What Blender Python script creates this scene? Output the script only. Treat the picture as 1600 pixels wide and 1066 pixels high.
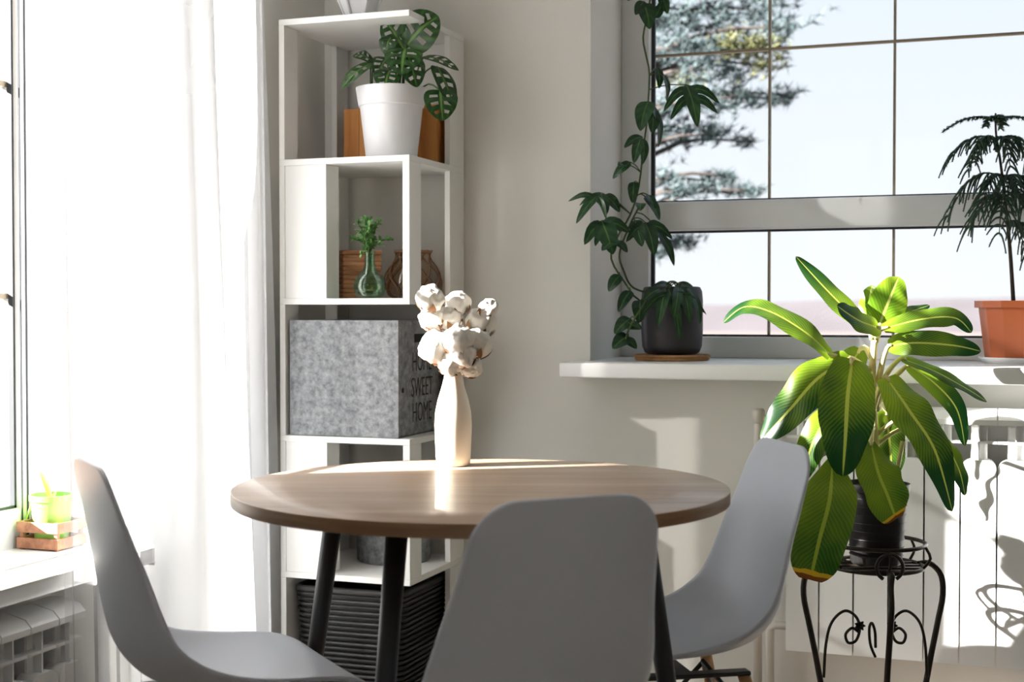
import bpy, bmesh, math, random
from mathutils import Vector, Matrix, noise

random.seed(7)
for o in list(bpy.data.objects): bpy.data.objects.remove(o)
SC = bpy.context.scene
COL = SC.collection
R = math.radians

# ------------------------------------------------------------------ camera
F, HOR, H, YAW = 2150.0, 485.0, 1.07, R(19.7)
CYW, SYW = math.cos(YAW), math.sin(YAW)
cd = bpy.data.cameras.new('camera'); cam = bpy.data.objects.new('camera', cd); COL.objects.link(cam)
cd.sensor_width = 36.0; cd.lens = 36.0 * F / 1600.0; cd.clip_end = 2000
cam.location = (0, 0, H)
cam.rotation_euler = (R(90) - math.atan((533 - HOR) / F), 0, YAW)
cd.dof.use_dof = True; cd.dof.focus_distance = 3.0; cd.dof.aperture_fstop = 4.2
SC.camera = cam

# ------------------------------------------------------------------ world, sun, exposure
def srgb(r, g, b):
    f = lambda c: (c / 255) / 12.92 if c / 255 <= .04045 else ((c / 255 + .055) / 1.055) ** 2.4
    return (f(r), f(g), f(b), 1)
w = bpy.data.worlds.new('sky'); SC.world = w; w.use_nodes = True
nt = w.node_tree; nt.nodes.clear()
geo = nt.nodes.new('ShaderNodeNewGeometry'); sep = nt.nodes.new('ShaderNodeSeparateXYZ')
ramp = nt.nodes.new('ShaderNodeValToRGB'); bg = nt.nodes.new('ShaderNodeBackground'); out = nt.nodes.new('ShaderNodeOutputWorld')
tc = nt.nodes.new('ShaderNodeTexCoord')
nt.links.new(tc.outputs['Generated'], sep.inputs[0]); nt.links.new(sep.outputs['Z'], ramp.inputs[0])
ramp.color_ramp.elements[0].position = 0.0; ramp.color_ramp.elements[0].color = (.93, .965, 1.0, 1)
ramp.color_ramp.elements[1].position = 0.5; ramp.color_ramp.elements[1].color = (.66, .82, 1.0, 1)
nt.links.new(ramp.outputs[0], bg.inputs[0]); bg.inputs[1].default_value = 0.80
nt.links.new(bg.outputs[0], out.inputs[0])
sd = bpy.data.lights.new('sun', 'SUN'); sun = bpy.data.objects.new('sun', sd); COL.objects.link(sun)
sd.energy = 44.0; sd.angle = R(.6); sd.color = (1.0, .965, .91)
sdir = Vector((.84, .54, -.43)).normalized()
sun.rotation_euler = sdir.to_track_quat('-Z', 'Y').to_euler(); sun.location = (-6, -4, 5)
SC.view_settings.view_transform = 'Standard'; SC.view_settings.look = 'None'
SC.view_settings.gamma = 1; SC.view_settings.use_curve_mapping = False
SC.view_settings.exposure = 0.42

# ------------------------------------------------------------------ helpers
def P(u, v, d):
    """point of the room seen at pixel (u, v) at distance d in front of the camera"""
    x = (u - 800) / F * d; z = H - (v - HOR) / F * d
    return Vector((x * CYW - d * SYW, x * SYW + d * CYW, z))
def G(x, d, z=0.0):
    return Vector((x * CYW - d * SYW, x * SYW + d * CYW, z))
def pxm(px, d): return px * d / F

def tag(o, label, cat, group=None, kind=None):
    if label: o['label'] = label
    if cat: o['category'] = cat
    if group: o['group'] = group
    if kind: o['kind'] = kind
    return o
def link(name, me, m=None, parent=None, loc=None):
    o = bpy.data.objects.new(name, me); COL.objects.link(o)
    if m is not None and me is not None: me.materials.append(m)
    if parent: o.parent = parent
    if loc is not None: o.location = loc
    return o
def thing(name, label, cat, loc=(0, 0, 0), rz=0, group=None):
    o = bpy.data.objects.new(name, None); COL.objects.link(o)
    o.location = loc; o.rotation_euler = (0, 0, rz); o.empty_display_size = .05
    return tag(o, label, cat, group)

class MB:
    def __init__(s): s.v = []; s.f = []; s.uv = []
    def add(s, vs, fs, uvs=None):
        n = len(s.v); s.v += [tuple(p) for p in vs]
        s.f += [tuple(i + n for i in f) for f in fs]
        s.uv += list(uvs) if uvs else [(0, 0)] * len(vs)
        return s
    def box(s, x0, x1, y0, y1, z0, z1, bev=0.0, M=None):
        bm = bmesh.new(); bmesh.ops.create_cube(bm, size=1)
        for q in bm.verts:
            q.co = Vector(((x0 + x1) / 2 + q.co.x * (x1 - x0), (y0 + y1) / 2 + q.co.y * (y1 - y0), (z0 + z1) / 2 + q.co.z * (z1 - z0)))
        if bev > 0: bmesh.ops.bevel(bm, geom=bm.edges[:], offset=bev, segments=2, affect='EDGES', profile=.5)
        if M is not None: bm.transform(M)
        bm.verts.index_update()
        s.add([q.co.copy() for q in bm.verts], [[q.index for q in f.verts] for f in bm.faces]); bm.free(); return s
    def tube(s, pts, r, n=8, cap=True):
        pts = [Vector(p) for p in pts]; k = len(pts)
        rr = [r] * k if not hasattr(r, '__len__') else list(r)
        t0 = (pts[1] - pts[0]).normalized()
        a = Vector((0, 0, 1)) if abs(t0.z) < .9 else Vector((1, 0, 0))
        nrm = (a - t0 * a.dot(t0)).normalized(); vs = []; fs = []
        for i in range(k):
            t = (pts[min(i + 1, k - 1)] - pts[max(i - 1, 0)])
            t = t.normalized() if t.length > 1e-9 else t0
            nrm = nrm - t * nrm.dot(t)
            nrm = nrm.normalized() if nrm.length > 1e-6 else t.orthogonal().normalized()
            b = t.cross(nrm)
            for j in range(n):
                an = 2 * math.pi * j / n
                vs.append(pts[i] + (nrm * math.cos(an) + b * math.sin(an)) * rr[i])
        for i in range(k - 1):
            for j in range(n):
                j2 = (j + 1) % n
                fs.append((i * n + j, i * n + j2, (i + 1) * n + j2, (i + 1) * n + j))
        if cap:
            fs.append(tuple(range(n - 1, -1, -1))); fs.append(tuple((k - 1) * n + j for j in range(n)))
        return s.add(vs, fs)
    def lathe(s, prof, n=32, c=(0, 0, 0), cap0=True, cap1=False, rot=0.0):
        vs = []; fs = []; k = len(prof)
        for (r, z) in prof:
            for j in range(n):
                an = 2 * math.pi * j / n + rot
                vs.append((c[0] + r * math.cos(an), c[1] + r * math.sin(an), c[2] + z))
        for i in range(k - 1):
            for j in range(n):
                j2 = (j + 1) % n
                fs.append((i * n + j, i * n + j2, (i + 1) * n + j2, (i + 1) * n + j))
        if cap0: fs.append(tuple(range(n - 1, -1, -1)))
        if cap1: fs.append(tuple((k - 1) * n + j for j in range(n)))
        return s.add(vs, fs)
    def grid(s, rows, uvs=None):
        k = len(rows); m = len(rows[0]); vs = [p for r_ in rows for p in r_]
        fs = [(i * m + j, i * m + j + 1, (i + 1) * m + j + 1, (i + 1) * m + j) for i in range(k - 1) for j in range(m - 1)]
        return s.add(vs, fs, [q for r_ in uvs for q in r_] if uvs else None)
    def build(s, name, m, parent=None, smooth=True, loc=None, uv=False, angle=None):
        me = bpy.data.meshes.new(name); me.from_pydata(s.v, [], s.f); me.update()
        if uv:
            l = me.uv_layers.new(name='UVMap')
            for lp in me.loops: l.data[lp.index].uv = s.uv[lp.vertex_index]
        if smooth:
            me.polygons.foreach_set('use_smooth', [True] * len(me.polygons))
            if angle is not None: me.set_sharp_from_angle(angle=R(angle))
        return link(name, me, m, parent, loc)

def spline(pts, n):
    """Catmull-Rom through pts (tuples of any length)"""
    k = len(pts); res = []
    for i in range(n):
        t = i / (n - 1) * (k - 1); a = min(int(t), k - 2); x = t - a
        p0 = pts[max(a - 1, 0)]; p1 = pts[a]; p2 = pts[a + 1]; p3 = pts[min(a + 2, k - 1)]
        res.append(tuple(.5 * (2 * q1 + (q2 - q0) * x + (2 * q0 - 5 * q1 + 4 * q2 - q3) * x * x + (3 * q1 - q0 - 3 * q2 + q3) * x ** 3)
                         for q0, q1, q2, q3 in zip(p0, p1, p2, p3)))
    return res
def vspline(pts, n): return [Vector(p) for p in spline([tuple(p) for p in pts], n)]

# ------------------------------------------------------------------ materials
def new_mat(name):
    m = bpy.data.materials.new(name); m.use_nodes = True
    nt = m.node_tree; b = nt.nodes['Principled BSDF']
    return m, nt, b
def nd(nt, t, **kw):
    n = nt.nodes.new(t)
    for k, v in kw.items(): setattr(n, k, v)
    return n
def mth(nt, op, a, b=None, c=None):
    n = nd(nt, 'ShaderNodeMath', operation=op)
    for i, x in enumerate((a, b, c)):
        if x is None: continue
        if isinstance(x, (int, float)): n.inputs[i].default_value = x
        else: nt.links.new(x, n.inputs[i])
    return n.outputs[0]
def mixc(nt, f, a, b):
    n = nd(nt, 'ShaderNodeMix', data_type='RGBA')
    for i, x in ((0, f), (6, a), (7, b)):
        if isinstance(x, (int, float)): n.inputs[i].default_value = x
        elif isinstance(x, tuple): n.inputs[i].default_value = x
        else: nt.links.new(x, n.inputs[i])
    return n.outputs[2]
def plain(name, col, rough=.5, var=.06, scale=8, bump=0.0, bscale=60, metal=0.0, spec=None, coat=0.0):
    m, nt, b = new_mat(name)
    t = nd(nt, 'ShaderNodeTexCoord'); n = nd(nt, 'ShaderNodeTexNoise'); n.inputs['Scale'].default_value = scale; n.inputs['Detail'].default_value = 3
    nt.links.new(t.outputs['Object'], n.inputs['Vector'])
    lo = tuple(max(0, c * (1 - var)) for c in col[:3]) + (1,); hi = tuple(min(1, c * (1 + var)) for c in col[:3]) + (1,)
    nt.links.new(mixc(nt, n.outputs['Fac'], lo, hi), b.inputs['Base Color'])
    b.inputs['Roughness'].default_value = rough; b.inputs['Metallic'].default_value = metal
    if spec is not None: b.inputs['Specular IOR Level'].default_value = spec
    if coat: b.inputs['Coat Weight'].default_value = coat
    if bump:
        n2 = nd(nt, 'ShaderNodeTexNoise'); n2.inputs['Scale'].default_value = bscale; n2.inputs['Detail'].default_value = 4
        nt.links.new(t.outputs['Object'], n2.inputs['Vector'])
        bp = nd(nt, 'ShaderNodeBump'); bp.inputs['Strength'].default_value = bump; bp.inputs['Distance'].default_value = .004
        nt.links.new(n2.outputs['Fac'], bp.inputs['Height']); nt.links.new(bp.outputs[0], b.inputs['Normal'])
    return m
def wood(name, c1, c2, scale=(2, 30, 30), rough=.45, coat=0.0):
    m, nt, b = new_mat(name)
    t = nd(nt, 'ShaderNodeTexCoord'); mp = nd(nt, 'ShaderNodeMapping'); mp.inputs['Scale'].default_value = scale
    nt.links.new(t.outputs['Object'], mp.inputs[0])
    n = nd(nt, 'ShaderNodeTexNoise'); n.inputs['Scale'].default_value = 1.6; n.inputs['Detail'].default_value = 6; n.inputs['Distortion'].default_value = .6
    nt.links.new(mp.outputs[0], n.inputs['Vector'])
    r = nd(nt, 'ShaderNodeValToRGB'); r.color_ramp.elements[0].position = .33; r.color_ramp.elements[1].position = .68
    r.color_ramp.elements[0].color = c1; r.color_ramp.elements[1].color = c2
    nt.links.new(n.outputs['Fac'], r.inputs[0]); nt.links.new(r.outputs[0], b.inputs['Base Color'])
    b.inputs['Roughness'].default_value = rough
    if coat: b.inputs['Coat Weight'].default_value = coat
    bp = nd(nt, 'ShaderNodeBump'); bp.inputs['Strength'].default_value = .12; bp.inputs['Distance'].default_value = .002
    nt.links.new(n.outputs['Fac'], bp.inputs['Height']); nt.links.new(bp.outputs[0], b.inputs['Normal'])
    return m
def thin_glass(name, tint=(1, 1, 1, 1), refl=.06, rough=0.0):
    m = bpy.data.materials.new(name); m.use_nodes = True; nt = m.node_tree; nt.nodes.clear()
    o = nd(nt, 'ShaderNodeOutputMaterial'); tr = nd(nt, 'ShaderNodeBsdfTransparent'); gl = nd(nt, 'ShaderNodeBsdfGlossy'); mx = nd(nt, 'ShaderNodeMixShader')
    tr.inputs[0].default_value = tint; gl.inputs['Roughness'].default_value = rough
    lw = nd(nt, 'ShaderNodeLayerWeight'); lw.inputs[0].default_value = .25
    nt.links.new(mth(nt, 'MULTIPLY_ADD', lw.outputs['Facing'], refl * 4, refl * .4), mx.inputs[0])
    nt.links.new(tr.outputs[0], mx.inputs[1]); nt.links.new(gl.outputs[0], mx.inputs[2]); nt.links.new(mx.outputs[0], o.inputs[0])
    return m
def sheer(name, solid=.50, spread=.10, tl_amt=.5):
    m = bpy.data.materials.new(name); m.use_nodes = True; nt = m.node_tree; nt.nodes.clear()
    o = nd(nt, 'ShaderNodeOutputMaterial'); tr = nd(nt, 'ShaderNodeBsdfTransparent'); tl = nd(nt, 'ShaderNodeBsdfTranslucent'); df = nd(nt, 'ShaderNodeBsdfDiffuse')
    a = nd(nt, 'ShaderNodeMixShader'); b = nd(nt, 'ShaderNodeMixShader')
    tl.inputs[0].default_value = (.62, .635, .66, 1); df.inputs[0].default_value = (.86, .87, .89, 1)
    t = nd(nt, 'ShaderNodeTexCoord'); wv = nd(nt, 'ShaderNodeTexNoise'); wv.inputs['Scale'].default_value = 3
    nt.links.new(t.outputs['Object'], wv.inputs['Vector'])
    a.inputs[0].default_value = tl_amt; nt.links.new(tl.outputs[0], a.inputs[1]); nt.links.new(df.outputs[0], a.inputs[2])
    nt.links.new(mth(nt, 'MULTIPLY_ADD', wv.outputs['Fac'], spread, solid - spread / 2), b.inputs[0])
    nt.links.new(tr.outputs[0], b.inputs[1]); nt.links.new(a.outputs[0], b.inputs[2]); nt.links.new(b.outputs[0], o.inputs[0])
    return m
def leaf_mat(name, dark, light, rib, k=9.0, sweep=4.0, trans=.35, contrast=(.35, .75), rough=.35, tip=None, vein_amt=1.0, base_lime=0.0, ph_noise=3.0):
    """leaf blade: feathered veins running out from a pale midrib, read from the blade's own uv"""
    m, nt, b = new_mat(name)
    uvn = nd(nt, 'ShaderNodeUVMap'); sp = nd(nt, 'ShaderNodeSeparateXYZ'); nt.links.new(uvn.outputs[0], sp.inputs[0])
    a = mth(nt, 'ABSOLUTE', mth(nt, 'MULTIPLY_ADD', sp.outputs[0], 2.0, -1.0)); v = sp.outputs[1]
    t = nd(nt, 'ShaderNodeTexCoord'); ns = nd(nt, 'ShaderNodeTexNoise'); ns.inputs['Scale'].default_value = 28; ns.inputs['Detail'].default_value = 3
    nt.links.new(t.outputs['Object'], ns.inputs['Vector'])
    ph = mth(nt, 'ADD', mth(nt, 'MULTIPLY', v, k * 6.28), mth(nt, 'MULTIPLY', a, -sweep * 3.0))
    ph = mth(nt, 'ADD', ph, mth(nt, 'MULTIPLY', ns.outputs['Fac'], ph_noise))
    wv = mth(nt, 'MULTIPLY_ADD', mth(nt, 'SINE', ph), .5, .5)
    big = nd(nt, 'ShaderNodeTexNoise'); big.inputs['Scale'].default_value = 9; nt.links.new(t.outputs['Object'], big.inputs['Vector'])
    f = mth(nt, 'ADD', mth(nt, 'MULTIPLY', wv, .55 * vein_amt), mth(nt, 'MULTIPLY', big.outputs['Fac'], .6))
    rp = nd(nt, 'ShaderNodeValToRGB'); rp.color_ramp.elements[0].position = contrast[0]; rp.color_ramp.elements[1].position = contrast[1]
    rp.color_ramp.elements[0].color = dark; rp.color_ramp.elements[1].color = light
    nt.links.new(f, rp.inputs[0]); colr = rp.outputs[0]
    f2 = mth(nt, 'ADD', f, mth(nt, 'MULTIPLY_ADD', v, -base_lime, base_lime * .45)); nt.links.new(f2, rp.inputs[0])
    mid = mth(nt, 'LESS_THAN', a, .07)
    colr = mixc(nt, mth(nt, 'MULTIPLY', mid, .8), colr, rib)
    if tip:
        e = mth(nt, 'ADD', v, mth(nt, 'MULTIPLY', ns.outputs['Fac'], .06))
        colr = mixc(nt, mth(nt, 'GREATER_THAN', e, .93), colr, srgb(205, 165, 40))
        colr = mixc(nt, mth(nt, 'GREATER_THAN', e, .97), colr, tip)
    nt.links.new(colr, b.inputs['Base Color']); b.inputs['Roughness'].default_value = rough
    tl = nd(nt, 'ShaderNodeBsdfTranslucent'); nt.links.new(colr, tl.inputs[0])
    mx = nd(nt, 'ShaderNodeMixShader'); mx.inputs[0].default_value = trans
    o = nt.nodes['Material Output']
    nt.links.new(b.outputs[0], mx.inputs[1]); nt.links.new(tl.outputs[0], mx.inputs[2]); nt.links.new(mx.outputs[0], o.inputs[0])
    return m
def felt(name, c1, c2):
    m, nt, b = new_mat(name)
    t = nd(nt, 'ShaderNodeTexCoord')
    n = nd(nt, 'ShaderNodeTexNoise'); n.inputs['Scale'].default_value = 55; n.inputs['Detail'].default_value = 6; n.inputs['Roughness'].default_value = .7
    nt.links.new(t.outputs['Object'], n.inputs['Vector'])
    r = nd(nt, 'ShaderNodeValToRGB'); r.color_ramp.elements[0].position = .35; r.color_ramp.elements[1].position = .68
    r.color_ramp.elements[0].color = c1; r.color_ramp.elements[1].color = c2
    nt.links.new(n.outputs['Fac'], r.inputs[0]); nt.links.new(r.outputs[0], b.inputs['Base Color'])
    b.inputs['Roughness'].default_value = .95; b.inputs['Specular IOR Level'].default_value = .1
    bp = nd(nt, 'ShaderNodeBump'); bp.inputs['Strength'].default_value = .5; bp.inputs['Distance'].default_value = .002
    nt.links.new(n.outputs['Fac'], bp.inputs['Height']); nt.links.new(bp.outputs[0], b.inputs['Normal'])
    return m

M = dict(
    wall=plain('wall_paint', srgb(228, 226, 220), .9, .02, 4, .06, 160),
    darkwall=plain('taupe_paint', srgb(172, 162, 150), .9, .02, 4, .06, 160),
    ceil=plain('ceiling_paint', srgb(240, 240, 238), .9, .01),
    floor=wood('floor_laminate', srgb(150, 138, 126), srgb(182, 170, 158), (1.2, 14, 14), .4),
    pvc=plain('window_frame_white', srgb(226, 229, 230), .35, .01),
    sillm=plain('sill_white', srgb(240, 241, 240), .3, .01),
    gasket=plain('gasket_gap_dark', srgb(40, 44, 48), .6, .1),
    brass=plain('muntin_bronze', srgb(150, 138, 118), .5, .08),
    glass=thin_glass('window_glass', refl=.03),
    brick=plain('brick_tan', srgb(205, 168, 138), .9, .25, 14, .4, 90),
    mortar=plain('brick_mortar', srgb(200, 192, 180), .95, .1),
    radi=plain('radiator_enamel', srgb(238, 239, 238), .35, .01),
    steel=plain('pipe_steel', srgb(205, 200, 190), .4, .05),
    sheer=sheer('sheer_voile', .30, .04),
    lining=sheer('curtain_lining', .97, .02, .45),
    shelf=plain('shelf_laminate', srgb(236, 236, 233), .45, .01),
    chair=plain('chair_polypropylene', srgb(204, 210, 220), .42, .01, 5, .03, 400),
    beech=wood('beech_legs', srgb(196, 150, 98), srgb(222, 180, 128), (20, 20, 3), .45),
    blackmetal=plain('black_metal', srgb(24, 24, 27), .42, .1),
    table=wood('table_oak', srgb(186, 158, 132), srgb(214, 189, 164), (1.1, 9, 9), .38, .15),
    edge=wood('table_edge_band', srgb(134, 103, 72), srgb(164, 130, 95), (3, 3, 40), .45),
    ceramic=plain('vase_ceramic', srgb(238, 228, 212), .5, .02),
    cotton=plain('cotton_fluff', srgb(246, 241, 232), .95, .03, 20, .5, 70, spec=.1),
    husk=plain('cotton_husk', srgb(124, 86, 52), .8, .25, 40),
    twig=plain('twig_brown', srgb(92, 66, 44), .85, .2, 40),
    potwhite=plain('planter_white', srgb(236, 236, 238), .35, .01),
    soil=plain('potting_soil', srgb(52, 38, 28), 1.0, .4, 60, .8, 120),
    crate=wood('crate_pine', srgb(190, 116, 52), srgb(224, 156, 86), (20, 20, 2), .6),
    wicker=wood('wicker_brown', srgb(158, 102, 66), srgb(214, 158, 114), (6, 6, 60), .6),
    felt=felt('felt_grey', srgb(112, 115, 119), srgb(168, 170, 173)),
    print_=plain('print_black', srgb(30, 30, 32), .8, .05),
    blackwicker=plain('black_wicker', srgb(20, 19, 19), .5, .2, 30),
    potdark=plain('planter_charcoal', srgb(44, 42, 46), .55, .12, 20, .1),
    nursery=plain('nursery_pot_black', srgb(20, 19, 18), .5, .15, 30),
    terra=plain('terracotta_plastic', srgb(186, 98, 56), .4, .06, 6),
    cork=plain('cork_mat', srgb(160, 118, 78), .95, .3, 60, .8, 120),
    iron=plain('wrought_iron_bronze', srgb(44, 38, 32), .4, .25, 40, metal=.5),
    greenpot=plain('green_pot', srgb(150, 205, 95), .4, .05),
    crateold=wood('mini_crate_wood', srgb(150, 98, 74), srgb(196, 142, 112), (30, 8, 30), .7),
    grassy=plain('shoot_green', srgb(178, 205, 60), .5, .1),
    stem=plain('vine_stem', srgb(64, 82, 38), .6, .15, 30),
    petiole=plain('petiole_pale', srgb(240, 228, 160), .45, .12, 20),
    petiole_o=plain('petiole_orange', srgb(214, 160, 70), .5, .15, 20),
    sprig=plain('sprig_leaf', srgb(84, 132, 62), .55, .3, 40),
    needle=plain('norfolk_needles', srgb(44, 74, 52), .6, .3, 40),
    trunk=plain('norfolk_trunk', srgb(58, 50, 40), .85, .25, 40),
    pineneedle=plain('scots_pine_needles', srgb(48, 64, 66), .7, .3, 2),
    pineneedle_y=plain('scots_pine_needles_yellow', srgb(92, 94, 50), .7, .3, 2),  # yellow-green needles of some clumps
    bark=plain('pine_bark', srgb(60, 53, 50), .9, .3, 8),
    field=plain('dry_field', srgb(84, 74, 71), 1, .12, .05),
    hill=plain('far_hills', srgb(66, 61, 65), 1, .3, .05),
    ggreen=thin_glass('green_glass', (.62, .82, .66, 1), .09),
    gamber=thin_glass('smoky_amber_glass', (.92, .84, .76, 1), .07),
    rope=plain('jute_net', srgb(140, 104, 76), .9, .25, 60),
    water=thin_glass('vase_water', (.82, .92, .84, 1), .05),
    leafbig=leaf_mat('variegated_leaf', srgb(26, 70, 30), srgb(164, 196, 48), srgb(206, 214, 100), k=24, sweep=12, trans=.5, contrast=(.20, .68), vein_amt=.17, base_lime=.42, ph_noise=9.0),
    leaftip=leaf_mat('variegated_leaf_brown_tip', srgb(40, 84, 24), srgb(150, 176, 40), srgb(170, 188, 70), k=24, sweep=12, trans=.48, contrast=(.16, .70), vein_amt=.18, base_lime=.2, ph_noise=9.0, tip=srgb(120, 72, 28)),
    leaflime=leaf_mat('young_lime_leaf', srgb(92, 140, 30), srgb(196, 214, 60), srgb(226, 226, 130), k=15, sweep=9, trans=.5, contrast=(.2, .7), vein_amt=.18, ph_noise=8.0),
    leafmon=leaf_mat('swiss_cheese_leaf', srgb(28, 62, 26), srgb(72, 118, 42), srgb(110, 150, 70), k=5, sweep=3, trans=.22, vein_amt=.4),
    leafvine=leaf_mat('vine_leaf', srgb(26, 58, 34), srgb(58, 100, 52), srgb(92, 130, 70), k=4, sweep=2, trans=.25, vein_amt=.3),
)

# ------------------------------------------------------------------ the room
XL, YB = -1.80, 3.47           # inner faces: wall with the curtain, wall with the big window
XR, YF, ZC = 2.7, -2.6, 2.65
def struct(o, label=None):
    o['kind'] = 'structure'
    if label: o['label'] = label
    return o
struct(MB().box(XL - .45, XR + .3, YF - .3, YB + .48, -.12, 0).build('floor', M['floor'], smooth=False), 'pale laminate floor of the room')
struct(MB().box(XL - .45, XR + .3, YF - .3, YB + .48, ZC, ZC + .15).build('ceiling', M['ceil'], smooth=False), 'white ceiling above the room')
def wall_x(name, x0, x1, ya, yb, opens, label):
    """wall running along y with openings (y0, y1, z0, z1)"""
    b = MB(); y = ya
    for (a, c, z0, z1) in sorted(opens):
        if a > y: b.box(x0, x1, y, a, 0, ZC)
        b.box(x0, x1, a, c, 0, z0); b.box(x0, x1, a, c, z1, ZC); y = c
    b.box(x0, x1, y, yb, 0, ZC)
    return struct(b.build(name, M['wall'], smooth=False), label)
def wall_y(name, y0, y1, xa, xb, opens, label, mat_='wall'):
    b = MB(); x = xa
    for (a, c, z0, z1) in sorted(opens):
        b.box(x, a, y0, y1, 0, ZC); b.box(a, c, y0, y1, 0, z0); b.box(a, c, y0, y1, z1, ZC); x = c
    b.box(x, xb, y0, y1, 0, ZC)
    return struct(b.build(name, M[mat_], smooth=False), label)
OA = (1.80, 2.47, .54, 2.40)     # casement beside the curtain
OB = (2.47, 2.93, .06, 2.40)     # unseen opening behind the curtain, taken down to light its lower part
wl = wall_x('wall_left', XL - .42, XL, YF, YB, [OA, OB], 'white plastered wall behind the sheer curtain')
OW = (-1.0245, 1.25, .90, 2.36)
wall_y('wall_back', YB, YB + .46, XL - .42, XR + .3, [OW], 'off-white plastered wall around the wide window')
wall_x('wall_right', XR, XR + .3, YF, YB, [], 'plain wall outside the view')
wall_y('wall_front', YF - .3, YF, XL - .42, XR + .3, [(-1.45, -.35, .8, 2.4)], 'grey-brown wall behind the viewer', 'darkwall')  # unseen wall toned darker to cut bounce; opening added for fill light
# bricks of a pier outside, seen at the edge of the casement
for i in range(27):
    z = .50 + i * .072
    MB().box(XL - .50, XL - .23, 2.392 + (.004 if i % 2 else 0), 2.47, z, z + .064, .004).build('brick', M['brick'], wl)
struct(MB().box(-1.34, XR, YB - .014, YB, 0, .07, .004).build('baseboard_back', M['sillm']), 'white baseboard under the wide window')

# wide window
def bar(b, x0, x1, y0, y1, z0, z1, bev=.004): b.box(x0, x1, y0, y1, z0, z1, bev)
yw0, yw1 = 3.775, 3.85
GX0, GX1 = -.943, 1.17
w1 = MB()
bar(w1, OW[0], GX0, yw0, yw1, .938, 2.36); bar(w1, GX1, OW[1], yw0, yw1, .938, 2.36)
bar(w1, GX0, GX1, yw0, yw1, .938, .997); bar(w1, GX0, GX1, yw0, yw1, 2.29, 2.36)
w1 = struct(w1.build('window_1', M['pvc']), 'wide white framed window with thin bronze glazing bars')
o = MB(); bar(o, GX0, GX1, yw0 - .012, yw1 - .01, 1.292, 1.372, .006); o.build('transom', M['pvc'], w1)
for z0, z1 in ((.997, 1.292), (1.372, 2.29)):
    MB().box(GX0, GX1, 3.812, 3.818, z0, z1).build('pane', M['glass'], w1, smooth=False)
    g = MB(); t = .006
    g.box(GX0, GX1, 3.80, 3.811, z0, z0 + t); g.box(GX0, GX1, 3.80, 3.811, z1 - t, z1); g.box(GX0, GX0 + t + .004, 3.80, 3.811, z0, z1); g.box(GX1 - t, GX1, 3.80, 3.811, z0, z1)
    g.build('gasket', M['gasket'], w1, smooth=False)
    k = 1
    while GX0 + .3315 * k < GX1 - .05:
        x = GX0 + .3315 * k - .001
        MB().box(x - .0032, x + .0032, 3.806, 3.822, z0 + t, z1 - t).build('glazing_bar', M['brass'], w1, smooth=False); k += 1
for z in (1.787, 2.203):
    MB().box(GX0 + .01, GX1 - .006, 3.807, 3.821, z - .0034, z + .0034).build('glazing_bar', M['brass'], w1, smooth=False)
sl = MB(); sl.box(-1.068, 1.40, 3.335, YB, .899, .938, .006); sl.box(OW[0], OW[1], YB - .01, 3.78, .901, .938)
struct(sl.build('trim_1', M['sillm'], angle=40), 'white window sill carrying the potted plants')

# narrow side window and the one behind the curtain
def side_window(name, O, label, bars, f0=.055, f1=.055, zb=.653):
    y0, y1, z0, z1 = O; xa, xb = XL - .22, XL - .15; fw = .055
    b = MB(); bar(b, xa, xb, y0, y0 + f0, z0 + .02, z1); bar(b, xa, xb, y1 - f1, y1, z0 + .02, z1)
    bar(b, xa, xb, y0 + f0, y1 - f1, z0 + .02, zb); bar(b, xa, xb, y0 + f0, y1 - f1, z1 - .06, z1)
    wn = struct(b.build(name, M['pvc']), label)
    MB().box(xa + .03, xa + .036, y0 + f0, y1 - f1, zb, z1 - .06).build('pane', M['glass'], wn, smooth=False)
    g = MB()
    for q in (y0 + f0, y1 - f1 - .006): g.box(xb - .024, xb - .012, q, q + .006, zb, z1 - .06)
    g.box(xb - .024, xb - .012, y0 + f0, y1 - f1, zb, zb + .006)
    q = y1 - f1 + .018      # dark strips paint in the shade of the gap between sash and frame
    g.box(xb - .002, xb + .0015, q, q + .005, z0 + .03, z1); g.box(xb - .002, xb + .0015, q - .016, q - .013, z0 + .03, z1)
    g.build('gasket', M['gasket'], wn, smooth=False)
    for z in bars:
        MB().box(xa + .024, xa + .042, y0 + f0, y1 - f1, z - .006, z + .006).build('glazing_bar', M['brass'], wn, smooth=False)
    return wn
side_window('window_2', OA, 'narrow white window beside the sheer curtain', (1.10, 1.545, 1.99), f1=.095)
side_window('window_3', OB, 'white glazed frame behind the sheer curtain, unseen and shaped to light it', (), f0=.06, zb=.16)
sl = MB(); sl.box(-1.685, XL + .002, 1.25, 2.46, .54, .571, .006); sl.box(-1.96, XL, OA[0], OA[1], .542, .571)
struct(sl.build('trim_2', M['sillm'], angle=40), 'low white window sill carrying the small green pot')
b = MB()  # frame for the unseen rear opening, added to bring in fill light
for x in (-1.45, -.935, -.42): b.box(x, x + .07, YF - .2, YF - .13, .8, 2.4)
b.box(-1.45, -.35, YF - .2, YF - .13, .8, .87); b.box(-1.45, -.35, YF - .2, YF - .13, 2.33, 2.4)
struct(b.build('fill_window', M['pvc'], smooth=False), 'white frame of an unseen window added for fill light')

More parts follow.
